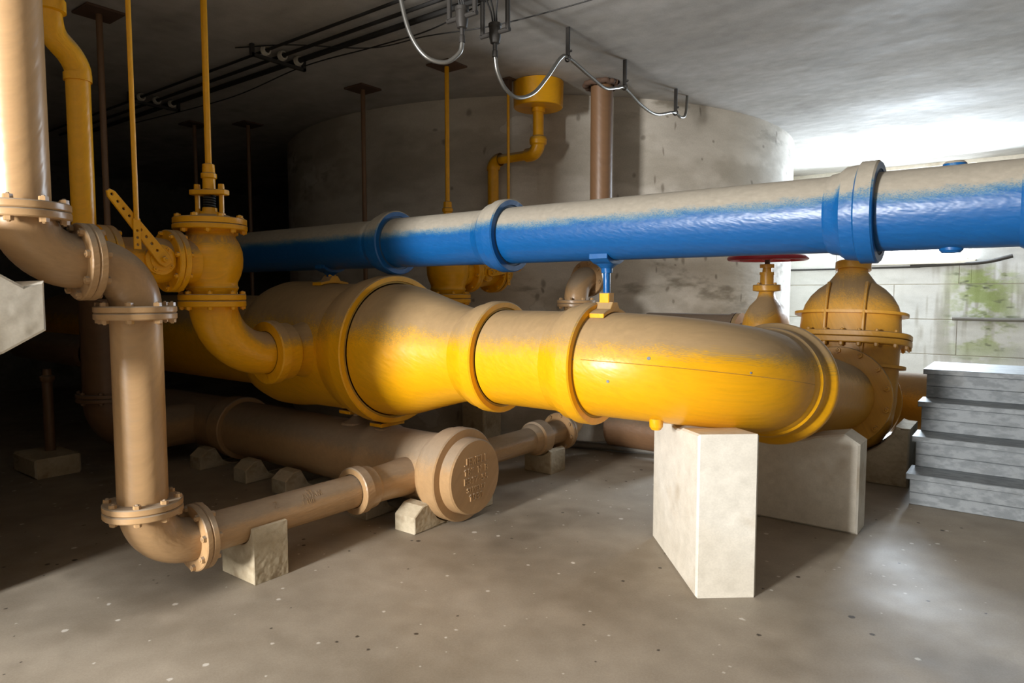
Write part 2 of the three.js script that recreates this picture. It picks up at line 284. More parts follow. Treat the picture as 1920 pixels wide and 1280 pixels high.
// ------------------------------------------------------------------ main yellow line
const Z0 = -2.66, YY = 0.886, RY = 0.232, TAU = 9.5 * Math.PI / 180;
const E_ = V(0, -Math.sin(TAU), -Math.cos(TAU));            // the outlet leg runs away and down
const bellProfile = (r, rb, L) => [[0, r], [0.01, r + 0.006], [L * 0.22, r + 0.01], [L * 0.36, rb - 0.014], [L * 0.62, rb - 0.01], [L * 0.66, rb], [L - 0.006, rb], [L, rb - 0.006], [L, r + 0.012], [L - 0.02, r + 0.006], [L - 0.02, r]];
function bell(parent, A, dir, r, rb, L, mat, groove) { part(parent, 'bell', lathe(A, dir, bellProfile(r, rb, L), 64), mat); if (groove) part(parent, 'joint_ring', lathe(P(A, dir, L - 0.016), dir, [[0, r + 0.001], [0, r + 0.013], [0.012, r + 0.0125], [0.014, r + 0.001]], 64), groove); }
const ELX = -1.615, ELR = 0.57;
{
  const A = V(ELX + 0.07, YY, Z0), t = thing('pipe_elbow', 'large glossy yellow pipe elbow bending over the tall white concrete pier', 'pipe', V(-1.1, 0.6, -2.85));
  part(t, 'body', bend(A, X, E_, ELR, RY, Math.PI / 2, 32, 64, 0.012, 0.0), M.yellow);
  const O = A.clone().addScaledVector(X, ELR).addScaledVector(E_, ELR);
  part(t, 'bell', lathe(P(O, E_, -0.05), E_, [[0, RY - 0.002], [0.02, RY + 0.006], [0.045, RY + 0.01], [0.055, RY + 0.02], [0.085, RY + 0.026], [0.1, RY + 0.022], [0.13, RY + 0.03], [0.15, RY + 0.05], [0.165, RY + 0.058], [0.195, RY + 0.06], [0.208, RY + 0.054], [0.216, RY + 0.04], [0.216, RY]], 64), M.yellow);
  const sm = []; for (let i = 1; i < 24; i++) { const a = Math.PI / 2 * i / 24, q = A.clone().addScaledVector(X, ELR * Math.sin(a)).addScaledVector(E_, ELR * (1 - Math.cos(a))), n = E_.clone().multiplyScalar(-Math.cos(a)).addScaledVector(X, Math.sin(a)).normalize(); sm.push(q.addScaledVector(n, RY * 0.999)); }
  part(t, 'casting_seam', tube(sm, 0.0018, 60, 6), M.yellow);
  const lug = V(A.x + 0.3, YY - RY - 0.03, Z0 + 0.02); part(t, 'lug', lathe(P(lug, Y, 0.0), Y, [[0, 0], [0.002, 0.02], [0.014, 0.028], [0.05, 0.03], [0.05, 0]], 16), M.yellow);
  for (const [a, f, s] of [[0.42, 0.12, 0.009], [0.22, -0.35, 0.008], [0.02, 0.0, 0.004], [0.95, 0.05, 0.006]]) { // chips of bare metal in the paint
    const q = A.clone().addScaledVector(X, ELR * Math.sin(a)).addScaledVector(E_, ELR * (1 - Math.cos(a))), n = E_.clone().multiplyScalar(-Math.cos(a)).addScaledVector(X, Math.sin(a)).normalize(), bn = new THREE.Vector3().crossVectors(X, E_).normalize(); if (bn.y < 0) bn.negate();
    const d = n.multiplyScalar(Math.cos(f)).addScaledVector(bn, Math.sin(f)); part(t, 'paint_chip', lathe(P(q, d, RY - 0.003), d, [[0, 0], [0, s], [0.0045, s * 0.8], [0.0045, 0]], 7), M.chip);
  }
  // stub from the elbow's bell to the valve
  const S = P(O, E_, 0.166), SL = 1.36, s = thing('flanged_pipe', 'short dusty ochre pipe between yellow elbow and large gate valve', 'pipe', P(S, E_, 0.5));
  part(s, 'barrel', lathe(S, E_, [[0, RY - 0.012], [SL, RY - 0.012]], 56), M.ochre);
  flange(s, P(S, E_, SL - 0.035), E_, 0.32, 0.035, 14, M.ochre, { hs: 0.02, inner: RY - 0.014 });
  gateValve(P(S, E_, SL + 0.215));
  const S2 = P(S, E_, SL + 0.43), s2 = thing('pipe', 'short ochre pipe behind large gate valve', 'pipe', P(S2, E_, 1));
  part(s2, 'barrel', lathe(S2, E_, [[0, 0], [0, 0.3], [0.035, 0.3], [0.035, RY], [0.5, RY], [0.5, 0]], 48), M.ochre);
  const hd = thing('header_pipe', 'brown ochre header pipe running behind grey stairs', 'pipe', V(0, 0.13, -5.92)); part(hd, 'barrel', lathe(V(-1.3, 0.37, -5.92), X, [[0, 0], [0, 0.21], [0.05, RY], [2.9, RY], [2.9, 0]], 48), M.ochre);
  const VC = P(S, E_, SL + 0.215), pb = thing('concrete_plinth', 'dark concrete cradle under large gate valve beside grey stairs', 'plinth', V(VC.x, 0, VC.z)), pp = [[-0.41, 0.001], [0.41, 0.001], [0.41, 0.37], [0.36, 0.37]];
  for (let i = 0; i <= 14; i++) { const a = -0.36 - i / 14 * (Math.PI - 0.72), px = Math.cos(a) * 0.355, py = VC.y + Math.sin(a) * 0.355; pp.push([px, Math.max(py, 0.05)]); } pp.push([-0.36, 0.37], [-0.41, 0.37]);
  part(pb, 'body', extrude(pp, 0.36, [V(VC.x, 0, VC.z - 0.18), X, Y, Z], 0.01), M.plinth);
}
{
  const t = thing('spigot_pipe', 'straight glossy yellow pipe length between reducer and elbow', 'pipe', V(-1.8, 0.65, Z0));
  part(t, 'barrel', lathe(V(-2.068, YY, Z0), X, [[0, RY], [2.068 - 1.7, RY]], 64), M.yellow);
  bell(t, V(-1.71, YY, Z0), X, RY, 0.274, 0.18, M.yellow, M.groove);
  const q = thing('pipe_reducer', 'yellow conical pipe reducer tapering from wide barrel to narrower pipe', 'pipe', V(-2.5, 0.6, Z0));
  part(q, 'cone', lathe(V(-2.83, YY, Z0), X, [[0, 0.366], [0.06, 0.364], [0.16, 0.346], [0.34, 0.292], [0.5, 0.248], [0.58, 0.236], [0.62, RY]], 72), M.yellow);
  bell(q, V(-2.25, YY, Z0), X, RY + 0.002, 0.276, 0.18, M.yellow, M.groove);
  const c = thing('pipe_cross', 'wide dusty yellow pipe cross with two branch sockets', 'pipe', V(-3.3, 0.5, Z0));
  part(c, 'body', lathe(V(-3.92, YY, Z0), X, [[0, 0.31], [0.02, 0.33], [0.08, 0.375], [0.16, 0.392], [0.28, 0.392], [0.42, 0.375], [0.6, 0.372], [0.86, 0.372]], 72), M.yellow);
  bell(c, V(-3.08, YY, Z0), X, 0.372, 0.416, 0.25, M.yellow, M.groove);
  for (const s of [1, -1]) { const d = V(0, 0, s); const b = part(c, 'branch', lathe(V(-3.24, YY, Z0 + s * 0.3), d, [[0, 0.17], [0.05, 0.15], [0.1, 0.135], [0.13, 0.135], [0.15, 0.155], [0.22, 0.155], [0.225, 0.17], [0.27, 0.17], [0.276, 0.164], [0.276, 0.115]], 48), M.yellow); }
  const l = thing('spigot_pipe', 'long dark dusty yellow pipe left of wide cross', 'pipe', V(-5.5, 0.57, Z0));
  part(l, 'barrel', lathe(V(-7.5, YY, Z0), X, [[0, 0], [0, 0.3], [3.58, 0.3]], 56), M.yellow);
  part(l, 'tag', box(-5.35, -5.2, 1.0, 1.03, Z0 + 0.275, Z0 + 0.285, 0.002), M.tag, 'small pale tag');
}
// ------------------------------------------------------------------ gate valve on the outlet leg
function gateValve(C) {
  const t = thing('gate_valve', 'large ochre gate valve with ribbed bonnet behind yellow elbow', 'valve', C), mt = new THREE.Matrix4().makeRotationX(-TAU); mt.setPosition(C);
  const slim = new THREE.Matrix4().makeScale(0.92, 1, 1), add = (par, n, g, m = M.ochre) => part(par, n, (n === 'hub' ? g : g.applyMatrix4(slim)).applyMatrix4(mt), m);
  const bw = (y) => y < 0.56 ? 0.165 : 0.165 * Math.sqrt(Math.max(0.02, 1 - ((y - 0.56) / 0.3) ** 2));
  add(t, 'body', loft([[-0.34, 0.02, 0.02], [-0.33, 0.15, 0.1], [-0.27, 0.25, 0.14], [-0.15, 0.315, 0.165], [0, 0.335, 0.17], [0.36, 0.335, 0.17]]));
  const fl = add(t, 'body_flange', loft([[0.355, 0.1, 0.1], [0.355, 0.4, 0.235], [0.36, 0.405, 0.24], [0.39, 0.405, 0.24], [0.392, 0.4, 0.236], [0.392, 0.1, 0.1]], 56, 2.8));
  const bf = add(t, 'bonnet_flange', loft([[0.397, 0.1, 0.1], [0.397, 0.4, 0.236], [0.4, 0.405, 0.24], [0.428, 0.405, 0.24], [0.432, 0.4, 0.236], [0.432, 0.1, 0.1]], 56, 2.8));
  for (let i = 0; i < 7; i++) for (const s of [1, -1]) { const x = -0.33 + i * 0.11, zz = s * (i === 0 || i === 6 ? 0.17 : 0.212); add(fl, 'bolt', hexBolt(V(x, 0.356, zz), NY, 0.016, 0.02)); add(bf, 'bolt', hexBolt(V(x, 0.431, zz), Y, 0.014, 0.012)); }
  for (const s of [1, -1]) { add(fl, 'bolt', hexBolt(V(s * 0.382, 0.356, 0.06), NY, 0.016, 0.02)); add(fl, 'bolt', hexBolt(V(s * 0.382, 0.356, -0.06), NY, 0.016, 0.02)); }
  add(t, 'bonnet', loft([[0.43, 0.34, 0.17], [0.56, 0.33, 0.165], [0.62, 0.312, 0.16], [0.68, 0.275, 0.148], [0.73, 0.225, 0.13], [0.77, 0.165, 0.11], [0.8, 0.14, 0.1], [0.85, 0.1, 0.09], [0.87, 0.1, 0.09]], 48, 2.3));
  for (const y of [0.22, 0.56]) add(t, 'rib', loft([[y - 0.011, 0.3, 0.15], [y - 0.009, 0.378, 0.195], [y + 0.009, 0.378, 0.195], [y + 0.011, 0.3, 0.15]], 48, 2.5));
  for (const x of [-0.125, 0.125]) for (const s of [1, -1]) {
    const lo = []; for (let i = 0; i <= 6; i++) lo.push([0.432 + i * 0.055, bw(0.432 + i * 0.055) + 0.02 + (i < 3 ? 0.01 : 0)]);
    const pts = [[0.432, 0.1], ...lo, [0.76, 0.06]]; add(t, 'rib', extrude(pts.map(([a, b]) => [a, b]), 0.018, [V(x - 0.009, 0, 0), Y, V(0, 0, s), X], 0.003));
    add(t, 'rib', box(x - 0.009, x + 0.009, 0.1, 0.356, s > 0 ? 0.12 : -0.19, s > 0 ? 0.19 : -0.12, 0.003));
  }
  add(t, 'neck_flange', lathe(V(0, 0.862, 0), Y, [[0, 0], [0, 0.115], [0.004, 0.12], [0.05, 0.12], [0.054, 0.115], [0.054, 0]], 32));
  add(t, 'stuffing_box', lathe(V(0, 0.916, 0), Y, [[0, 0.062], [0.07, 0.062], [0.07, 0.09], [0.1, 0.09], [0.1, 0.05], [0.16, 0.05], [0.16, 0]], 24));
  for (const s of [1, -1]) add(t, 'gland_bolt', hexBolt(V(s * 0.075, 1.015, 0), Y, 0.014, 0.02));
  for (const s of [1, -1]) { add(t, 'hub', lathe(V(0, 0, 0), V(0, 0, s), [[0.1, 0.25], [0.176, 0.25], [0.176, 0.312], [0.18, 0.316], [0.21, 0.316], [0.214, 0.312], [0.214, 0]], 48)); }
}
// ------------------------------------------------------------------ branch valves and vents, near and far side
function branchValve(s) {                                    // s = +1 near side, -1 far side
  const near = s > 0, xv = -3.24, zv = Z0 + s * 0.86, S = V(0, 0, s), side = near ? 'in front of wide yellow cross' : 'behind blue pipe near round wall', m = near ? M.yellow : M.yellow;
  const e = thing('branch_elbow', 'yellow flanged elbow rising from branch socket ' + side, 'pipe', V(xv, 0.78, zv - s * 0.1));
  const bz = Z0 + s * 0.577; part(e, 'body', bend(V(xv, YY, bz), S, Y, 0.86 - 0.577, 0.112, Math.PI / 2, 18, 40, 0, 0.0), m);
  const h0 = YY + 0.283; flange(e, V(xv, h0 - 0.034, zv), Y, 0.157, 0.03, 8, m, { hs: 0.014, inner: 0.1 });
  const g = thing('angle_valve', 'bulbous yellow angle valve with bolted top ' + side, 'valve', V(xv, h0, zv));
  flange(g, V(xv, h0 - 0.002, zv), Y, 0.157, 0.03, 8, m, { hs: 0.014, back: false });
  part(g, 'body', lathe(V(xv, h0 + 0.028, zv), Y, [[0, 0.112], [0.02, 0.118], [0.03, 0.124], [0.045, 0.118], [0.06, 0.12], [0.09, 0.134], [0.13, 0.145], [0.17, 0.148], [0.21, 0.145], [0.25, 0.132], [0.28, 0.115], [0.3, 0.108], [0.315, 0.108]], 56), m);
  const h1 = h0 + 0.34; part(g, 'outlet', lathe(V(xv, 1.352, zv), S, [[0.1, 0.11], [0.17, 0.1]], 36), m);
  flange(g, V(xv, h1, zv), Y, 0.172, 0.026, 8, m, { hs: 0.016, inner: 0.09 });
  part(g, 'cover', lathe(V(xv, h1 + 0.028, zv), Y, [[0, 0], [0, 0.17], [0.026, 0.17], [0.03, 0.165], [0.03, 0.1], [0.045, 0.09], [0.045, 0]], 40), m);
  for (let i = 0; i < 8; i++) { const a = 0.2 + i / 8 * 2 * Math.PI; part(g, 'bolt', hexBolt(V(xv + Math.cos(a) * 0.15, h1 + 0.057, zv + Math.sin(a) * 0.15), Y, 0.016, 0.014), m); }
  const gd = V(0.85, 0, -0.53).normalize();
  for (const k of [1, -1]) part(g, 'gland_post', lathe(V(xv, h1 + 0.07, zv).addScaledVector(gd, k * 0.062), Y, [[0, 0.018], [0.012, 0.018], [0.012, 0.012], [0.1, 0.012], [0.1, 0.015], [0.105, 0.015], [0.13, 0.016], [0.155, 0.014], [0.155, 0]], 10), m);
  part(g, 'gland_plate', extrude([[-0.09, -0.024], [-0.07, -0.034], [0.07, -0.034], [0.09, -0.024], [0.09, 0.024], [0.07, 0.034], [-0.07, 0.034], [-0.09, 0.024]], 0.026, [V(xv, h1 + 0.172, zv), gd, new THREE.Vector3().crossVectors(Y, gd), Y.clone()], 0.003), m);
  part(g, 'gland', lathe(V(xv, h1 + 0.07, zv), Y, [[0, 0.05], [0.02, 0.05], [0.022, 0.036], [0.04, 0.034], [0.04, 0]], 20), m);
  const sp = []; for (let i = 0; i <= 60; i++) { const a = i / 60 * 2 * Math.PI * 5; sp.push(V(xv + Math.cos(a) * 0.024, h1 + 0.108 + i / 60 * 0.062, zv + Math.sin(a) * 0.024)); } part(g, 'packing_spring', tube(sp, 0.006, 120, 6), M.cable, 'black coil spring');
  const sr = thing('stem_rod', 'yellow stem rod from ' + (near ? 'front' : 'rear') + ' angle valve up to the ceiling', 'rod', V(xv, h1 + 0.2, zv));
  part(sr, 'coupling', lathe(V(xv, h1 + 0.2, zv), Y, [[0, 0], [0, 0.03], [0.05, 0.03], [0.055, 0.037], [0.075, 0.037], [0.08, 0.03], [0.12, 0.028], [0.125, 0.017]], 20), m);
  part(sr, 'rod', rod(V(xv, h1 + 0.32, zv), V(xv, CEIL - 0.012, zv), 0.0155), m);
  part(sr, 'ceiling_plate', box(xv - 0.1, xv + 0.1, CEIL - 0.012, CEIL - 0.001, zv - 0.1, zv + 0.1, 0.002), M.rust);
  // lever valve in the vent branch
  const l = thing('lever_valve', 'yellow flanged lever valve beside angle valve ' + side, 'valve', V(xv, 1.352, zv + s * 0.33));
  const z1 = zv + s * 0.17; flange(l, V(xv, 1.352, z1 - s * 0.0), S, 0.146, 0.028, 8, m, { hs: 0.013 });
  flange(l, V(xv, 1.352, z1 + s * 0.03), S, 0.146, 0.026, 8, m, { hs: 0.013, back: false });
  part(l, 'body', lathe(V(xv, 1.352, z1 + s * 0.05), S, [[0, 0.1], [0.04, 0.105], [0.1, 0.11], [0.16, 0.1], [0.24, 0.096]], 40), m);
  flange(l, V(xv, 1.352, z1 + s * 0.29), S, 0.146, 0.03, 8, m, { hs: 0.013 });
  const pv = V(xv + 0.128, 1.352, z1 + s * 0.13);
  part(l, 'hub', lathe(V(xv + 0.06, 1.352, z1 + s * 0.13), X, [[0, 0.07], [0.055, 0.068], [0.06, 0.05], [0.066, 0.05], [0.066, 0]], 24), m);
  for (let i = 0; i < 4; i++) { const a = 0.6 + i * Math.PI / 2; part(l, 'bolt', hexBolt(V(xv + 0.115, 1.352 + Math.sin(a) * 0.052, pv.z + Math.cos(a) * 0.052), X, 0.012, 0.012), m); }
  const up = near ? V(0, 0.78, s * 0.62).normalize() : V(0, 0.1, s).normalize(), holes = []; for (let i = 0; i < 9; i++) holes.push([0.05 + i * 0.036, 0, 0.0055]);
  const ac = V(xv + 0.135, 1.352, pv.z); const side2 = new THREE.Vector3().crossVectors(X, up);
  part(l, 'lever', extrude([[-0.03, -0.02], [0, -0.03], [0.34, -0.019], [0.36, -0.008], [0.36, 0.008], [0.34, 0.019], [0, 0.03], [-0.03, 0.02]], 0.014, [ac, up, side2, X], 0.002, holes), m, 'perforated lever arm');
  part(l, 'lever_nut', hexBolt(P(ac, X, 0.014), X, 0.015, 0.014), m);
  const k0 = P(P(ac, up, 0.19), X, 0.016);
  const lr = thing('lever_rod', 'thin yellow lever rod beside the ' + (near ? 'front' : 'rear') + ' angle valve', 'rod', k0);
  part(lr, 'link_plate', extrude([[-0.11, -0.015], [0.02, -0.015], [0.03, 0], [0.02, 0.015], [-0.11, 0.015]], 0.009, [k0, Y, Z, X], 0.0015, [[-0.09, 0, 0.005], [-0.06, 0, 0.005], [-0.03, 0, 0.005]]), m);
  part(lr, 'rod', rod(P(k0, Y, 0.015).addScaledVector(X, 0.004), V(k0.x, CEIL - 0.012, k0.z), 0.0105), m);
  part(lr, 'ceiling_bracket', merge([box(k0.x - 0.04, k0.x + 0.04, CEIL - 0.012, CEIL - 0.001, k0.z - 0.04, k0.z + 0.04, 0.002), box(k0.x - 0.02, k0.x + 0.02, CEIL - 0.09, CEIL - 0.012, k0.z - 0.02, k0.z + 0.02, 0.002)]), M.rust);
  const v0 = z1 + s * 0.325, zc = near ? -1.235 : -4.2, v = thing('vent_pipe', near ? 'yellow vent pipe with an offset near brown riser at left' : 'yellow cranked vent pipe rising to the ceiling drum', 'pipe', V(xv, 1.3, zc));
  if (near) {
    part(v, 'elbow', merge([lathe(V(xv, 1.352, v0), S, [[0, 0.146], [0.03, 0.146], [0.03, 0.1], [Math.abs(zc - v0), 0.1], [Math.abs(zc - v0) + 0.06, 0.09], [Math.abs(zc - v0) + 0.1, 0.06], [Math.abs(zc - v0) + 0.11, 0]], 36), lathe(V(xv, 1.352, zc), Y, [[0.05, 0.06], [0.12, 0.056], [0.13, 0.048]], 24)]), m);
    const B1 = V(xv, 2.12, zc), B2 = V(xv + 0.03, 2.27, -1.125);
    part(v, 'riser', rod(V(xv, 1.44, zc), B1, 0.046, 24), m);
    part(v, 'fitting', lathe(P(B1, Y, -0.03), Y, [[0, 0.046], [0, 0.053], [0.03, 0.053], [0.03, 0.046]], 24), m);
    part(v, 'offset', tube([P(B1, Y, -0.02), P(B1, Y, 0.02), V(xv + 0.01, 2.19, zc + 0.03), V(xv + 0.02, 2.25, zc + 0.09), P(B2, Y, 0.05), P(B2, Y, 0.09)], 0.05, 40, 24), m);
    part(v, 'fitting', lathe(P(B2, Y, 0.06), Y, [[0, 0.05], [0.005, 0.064], [0.05, 0.064], [0.055, 0.058], [0.1, 0.058], [0.1, 0.046]], 24), m);
    part(v, 'riser', rod(P(B2, Y, 0.15), V(B2.x, CEIL - 0.002, B2.z), 0.046, 24), m);
  } else {
    const xr = -3.4, zr = -4.22, xb = -2.97, hh = 2.235;
    part(v, 'elbow', merge([lathe(V(xv, 1.352, v0), S, [[0, 0.146], [0.03, 0.146], [0.03, 0.1], [0.1, 0.1], [0.16, 0.07], [0.17, 0]], 32)]), m);
    part(v, 'riser', rod(V(xr, 1.36, zr), V(xr, hh - 0.06, zr), 0.043, 20), m);
    part(v, 'elbow', bend(V(xr, hh - 0.075, zr), Y, X, 0.075, 0.05, Math.PI / 2, 10, 24), m);
    part(v, 'crossrun', rod(V(xr + 0.07, hh, zr), V(xb - 0.06, hh, zr), 0.036, 20), m);
    part(v, 'elbow', bend(V(xb - 0.075, hh, zr), X, Y, 0.075, 0.05, Math.PI / 2, 10, 24, 0.03), m);
    part(v, 'union', lathe(V(xb, hh + 0.06, zr), Y, [[0, 0.05], [0.01, 0.062], [0.04, 0.066], [0.06, 0.058], [0.07, 0.042]], 24), m);
    part(v, 'riser', rod(V(xb, hh + 0.12, zr), V(xb, CEIL - 0.19, zr), 0.04, 20), m);
    const dr = thing('ceiling_drum', 'round yellow drum box fixed to the ceiling above cranked vent', 'drum', V(xb, CEIL - 0.19, zr));
    part(dr, 'body', lathe(V(xb, CEIL - 0.185, zr), Y, [[0, 0], [0, 0.176], [0.005, 0.182], [0.182, 0.186], [0.182, 0]], 48), m);
    part(dr, 'socket', lathe(V(xb, CEIL - 0.215, zr), Y, [[0, 0.04], [0, 0.05], [0.03, 0.05]], 20), m);
  }
}
branchValve(1); branchValve(-1);

// ------------------------------------------------------------------ blue line
const YB = 1.48, RB = 0.135;
function blueLength(x0, x1, label, hasBell = true) {
  const t = thing('blue_pipe', label, 'pipe', V((x0 + x1) / 2, YB - RB, Z0), 'blue pipe lengths');
  const L = x1 - x0; part(t, 'barrel', lathe(V(x0, YB, Z0), X, [[0, RB], [L - (hasBell ? 0.14 : 0), RB]], 56), M.blue);
  if (hasBell) bell(t, V(x1 - 0.16, YB, Z0), X, RB, 0.176, 0.16, M.blue, M.lead);
  return t;
}
blueLength(-7.5, -2.815, 'dark far blue pipe length above wide yellow cross');
blueLength(-2.83, -2.02, 'short blue pipe length above yellow reducer');
blueLength(-2.035, -0.43, 'long blue dusty pipe length propped on yellow elbow');
const bl = blueLength(-0.446, 0.12, 'blue pipe length with small bosses before bright window');
for (const s of [1, -1]) part(bl, 'boss', lathe(V(-0.22, YB + s * (RB - 0.012), Z0), V(0, s, 0), [[0, 0.036], [0.016, 0.034], [0.024, 0.026], [0.026, 0]], 20), M.blue);
blueLength(0.104, 1.6, 'blue pipe length continuing to right wall', false);
function blueProp(x, yBase, label, full) {
  const t = thing('pipe_prop', label, 'prop', V(x, yBase, Z0), 'props under the blue pipe');
  const arc = []; for (let i = 0; i <= 10; i++) { const a = Math.PI * (1.5 - 0.2 + 0.4 * i / 10); arc.push([Math.cos(a) * RB, Math.sin(a) * RB]); }
  const lo = arc.map(([a, b]) => [a * 1.02, b - 0.02]).reverse();
  part(t, 'saddle', extrude([...arc, ...lo], 0.09, [V(x - 0.045, YB, Z0), NZ, Y, X], 0.002), M.blue);
  part(t, 'socket', lathe(V(x, YB - RB - 0.055, Z0), Y, [[0, 0.018], [0, 0.024], [0.02, 0.026], [0.04, 0.05], [0.04, 0]], 16), M.blue);
  const bt = yBase + 0.06; part(t, 'post', rod(V(x, bt, Z0), V(x, YB - RB - 0.05, Z0), 0.016, 16), M.blue);
  part(t, 'collar', box(x - 0.024, x + 0.024, bt - 0.02, bt + 0.025, Z0 - 0.024, Z0 + 0.024, 0.003), M.yellow);
  const r = yBase - YY, fo = []; for (let i = 0; i <= 10; i++) { const a = Math.PI / 2 + (i / 10 - 0.5) * 0.9 * (0.232 / r); fo.push([Math.cos(a) * (r + 0.001), Math.sin(a) * (r + 0.001)]); }
  const hi = [[-0.02, r + 0.045], [0.02, r + 0.045]]; const up = fo.map(([a, b]) => [a, b + 0.018]);
  part(t, 'foot', extrude([...fo, ...up.slice().reverse().filter(([a]) => a < -0.03), ...hi, ...up.slice().reverse().filter(([a]) => a > 0.03)], 0.085, [V(x - 0.042, YY, Z0), NZ, Y, X], 0.002), M.yellow);
}
blueProp(-1.5, YY + RY, 'blue post on yellow saddle foot standing on yellow elbow');
blueProp(-3.42, YY + 0.376, 'short blue and yellow prop on top of wide yellow cross');

// ------------------------------------------------------------------ beige main on the floor
const YG = 0.25, RG = 0.187;
{
  const c = thing('capped_cross', 'beige pipe cross on the floor closed by lettered round cap', 'pipe', V(-2.7, 0.03, Z0));
  part(c, 'body', lathe(V(-3.0, YG, Z0), X, [[0, 0.21], [0.03, 0.213], [0.06, 0.2], [0.16, 0.19], [0.4, 0.19], [0.46, 0.196], [0.5, 0.2]], 56), M.beige);
  part(c, 'bell', lathe(V(-2.51, YG, Z0), X, [[0, 0.2], [0.02, 0.214], [0.04, 0.216], [0.06, 0.236], [0.1, 0.238], [0.105, 0.246], [0.17, 0.246], [0.176, 0.24], [0.176, 0.19], [0.16, 0.18]], 56), M.beige);
  for (const s of [1, -1]) part(c, 'branch', lathe(V(-2.6, 0.238, Z0 + s * 0.1), V(0, 0, s), s > 0 ? [[0, 0.1], [0.1, 0.1], [0.2, 0.092], [0.26, 0.09], [0.31, 0.09], [0.33, 0.105], [0.38, 0.107], [0.385, 0.116], [0.43, 0.116], [0.434, 0.11], [0.434, 0.084]] : [[0, 0.1], [0.1, 0.1], [0.2, 0.092], [0.34, 0.085]], 40), M.beige);
  const cap = part(c, 'cap', lathe(V(-2.345, YG, Z0), X, [[0, 0.2], [0.075, 0.198], [0.083, 0.19], [0.083, 0]], 56), M.beige);
  const font = await new FontLoader().loadAsync('fonts/droid/droid_sans_mono_regular.typeface.json');
  const lines = [['JEWELL', 0.038, 0.072], ['18" W B', 0.033, 0.022], ['E317-55', 0.033, -0.026], ['STAVELEY', 0.022, -0.068], ['1930', 0.035, -0.118]];
  for (const [txt, size, y] of lines) {
    const g = new TextGeometry(txt, { font, size, depth: 0.005, curveSegments: 3, bevelEnabled: true, bevelThickness: 0.001, bevelSize: 0.0012, bevelSegments: 1 }); g.computeBoundingBox();
    g.translate(-(g.boundingBox.max.x + g.boundingBox.min.x) / 2 - 0.0, y, 0); g.rotateY(Math.PI / 2); g.translate(-2.263, YG, Z0); g.deleteAttribute('uv'); part(cap, 'raised_lettering', g.index ? g.toNonIndexed() : g, M.beige);
  }
  const m = thing('spigot_pipe', 'long beige pipe lying on low blocks behind capped cross', 'pipe', V(-3.8, 0.06, Z0));
  part(m, 'barrel', lathe(V(-4.4, YG, Z0), X, [[0, RG], [1.4, RG]], 48), M.beige);
  const l = thing('pipe_tee', 'dark beige pipe tee at far end of floor pipe', 'pipe', V(-4.9, 0.05, Z0));
  part(l, 'body', lathe(V(-5.5, YG, Z0), X, [[0, 0], [0, RG], [0.2, RG], [0.9, RG + 0.006], [0.94, RG + 0.012], [0.96, 0.215], [1.1, 0.22], [1.106, 0.214], [1.106, RG]], 48), M.beige);
  part(l, 'branch', lathe(V(-4.9, YG, Z0 + 0.1), Z, [[0, 0.15], [0.3, 0.145], [0.32, 0.18], [0.36, 0.18], [0.36, 0.14]], 40), M.beige);
  const e = thing('pipe_elbow', 'dark brown elbow joining floor tee to flanged riser', 'pipe', V(-4.9, 0.09, -1.9));
  part(e, 'body', bend(V(-4.9, YG, Z0 + 0.46), Z, Y, 0.24, 0.14, Math.PI / 2, 16, 36, 0, 0.0), M.brown);
  flange(e, V(-4.9, YG + 0.24, Z0 + 0.7), Y, 0.18, 0.026, 8, M.brown, { hs: 0.015, inner: 0.12 });
  const r = thing('riser_pipe', 'dark brown flanged riser pipe behind beige riser at left', 'pipe', V(-4.9, 0.52, Z0 + 0.7));
  flange(r, V(-4.9, YG + 0.268, Z0 + 0.7), Y, 0.18, 0.026, 8, M.brown, { hs: 0.015, back: false });
  part(r, 'barrel', lathe(V(-4.9, YG + 0.292, Z0 + 0.7), Y, [[0, 0.14], [0.62, 0.14], [0.62, 0]], 40), M.brown);
  const hz = thing('side_pipe', 'dark horizontal brown pipe entering riser at left', 'pipe', V(-5.6, 0.7, -1.98));
  part(hz, 'barrel', lathe(V(-5.045, 0.795, -1.98), NX, [[-0.005, 0.13], [0.06, 0.135], [0.07, 0.112], [1.4, 0.112], [1.4, 0]], 36), M.brown);
  const st = thing('pipe_stanchion', 'slim brown stanchion under dark horizontal pipe at left', 'stanchion', V(-5.3, 0.13, -1.75));
  part(st, 'post', rod(V(-5.3, 0.132, -1.75), V(-5.3, 0.6, -1.75), 0.032, 16), M.brown); part(st, 'cap', lathe(V(-5.3, 0.6, -1.75), Y, [[0, 0.034], [0.02, 0.046], [0.04, 0.046], [0.05, 0.03], [0.09, 0.026], [0.09, 0]], 16), M.brown);
  const sb = thing('concrete_block', 'small concrete base block under slim brown stanchion', 'block', V(-5.25, 0, -1.72)); part(sb, 'body', box(-5.46, -5.06, 0.001, 0.13, -1.85, -1.58, 0.012), M.plinth);
}
// props between floor main and yellow barrel
for (const [x, lab] of [[-3.2, 'flared beige prop holding up wide yellow cross'], [-2.93, 'flared beige prop under rim of yellow cross bell']]) {
  const t = thing('pipe_jack', lab, 'prop', V(x, YG + RG, Z0), 'props between floor pipe and yellow barrel'), yb = x < -3 ? YY - 0.372 : YY - 0.417;
  part(t, 'foot', lathe(V(x, YG + RG - 0.015, Z0 + 0.0), Y, [[0, 0.09], [0.012, 0.085], [0.03, 0.04], [0.05, 0.022], [Math.max(0.052, yb - YG - RG - 0.01), 0.02]], 20), M.beige);
  part(t, 'pad', box(x - 0.05, x + 0.05, yb - 0.022, yb - 0.001, Z0 - 0.09, Z0 + 0.09, 0.003), M.yellow);
}
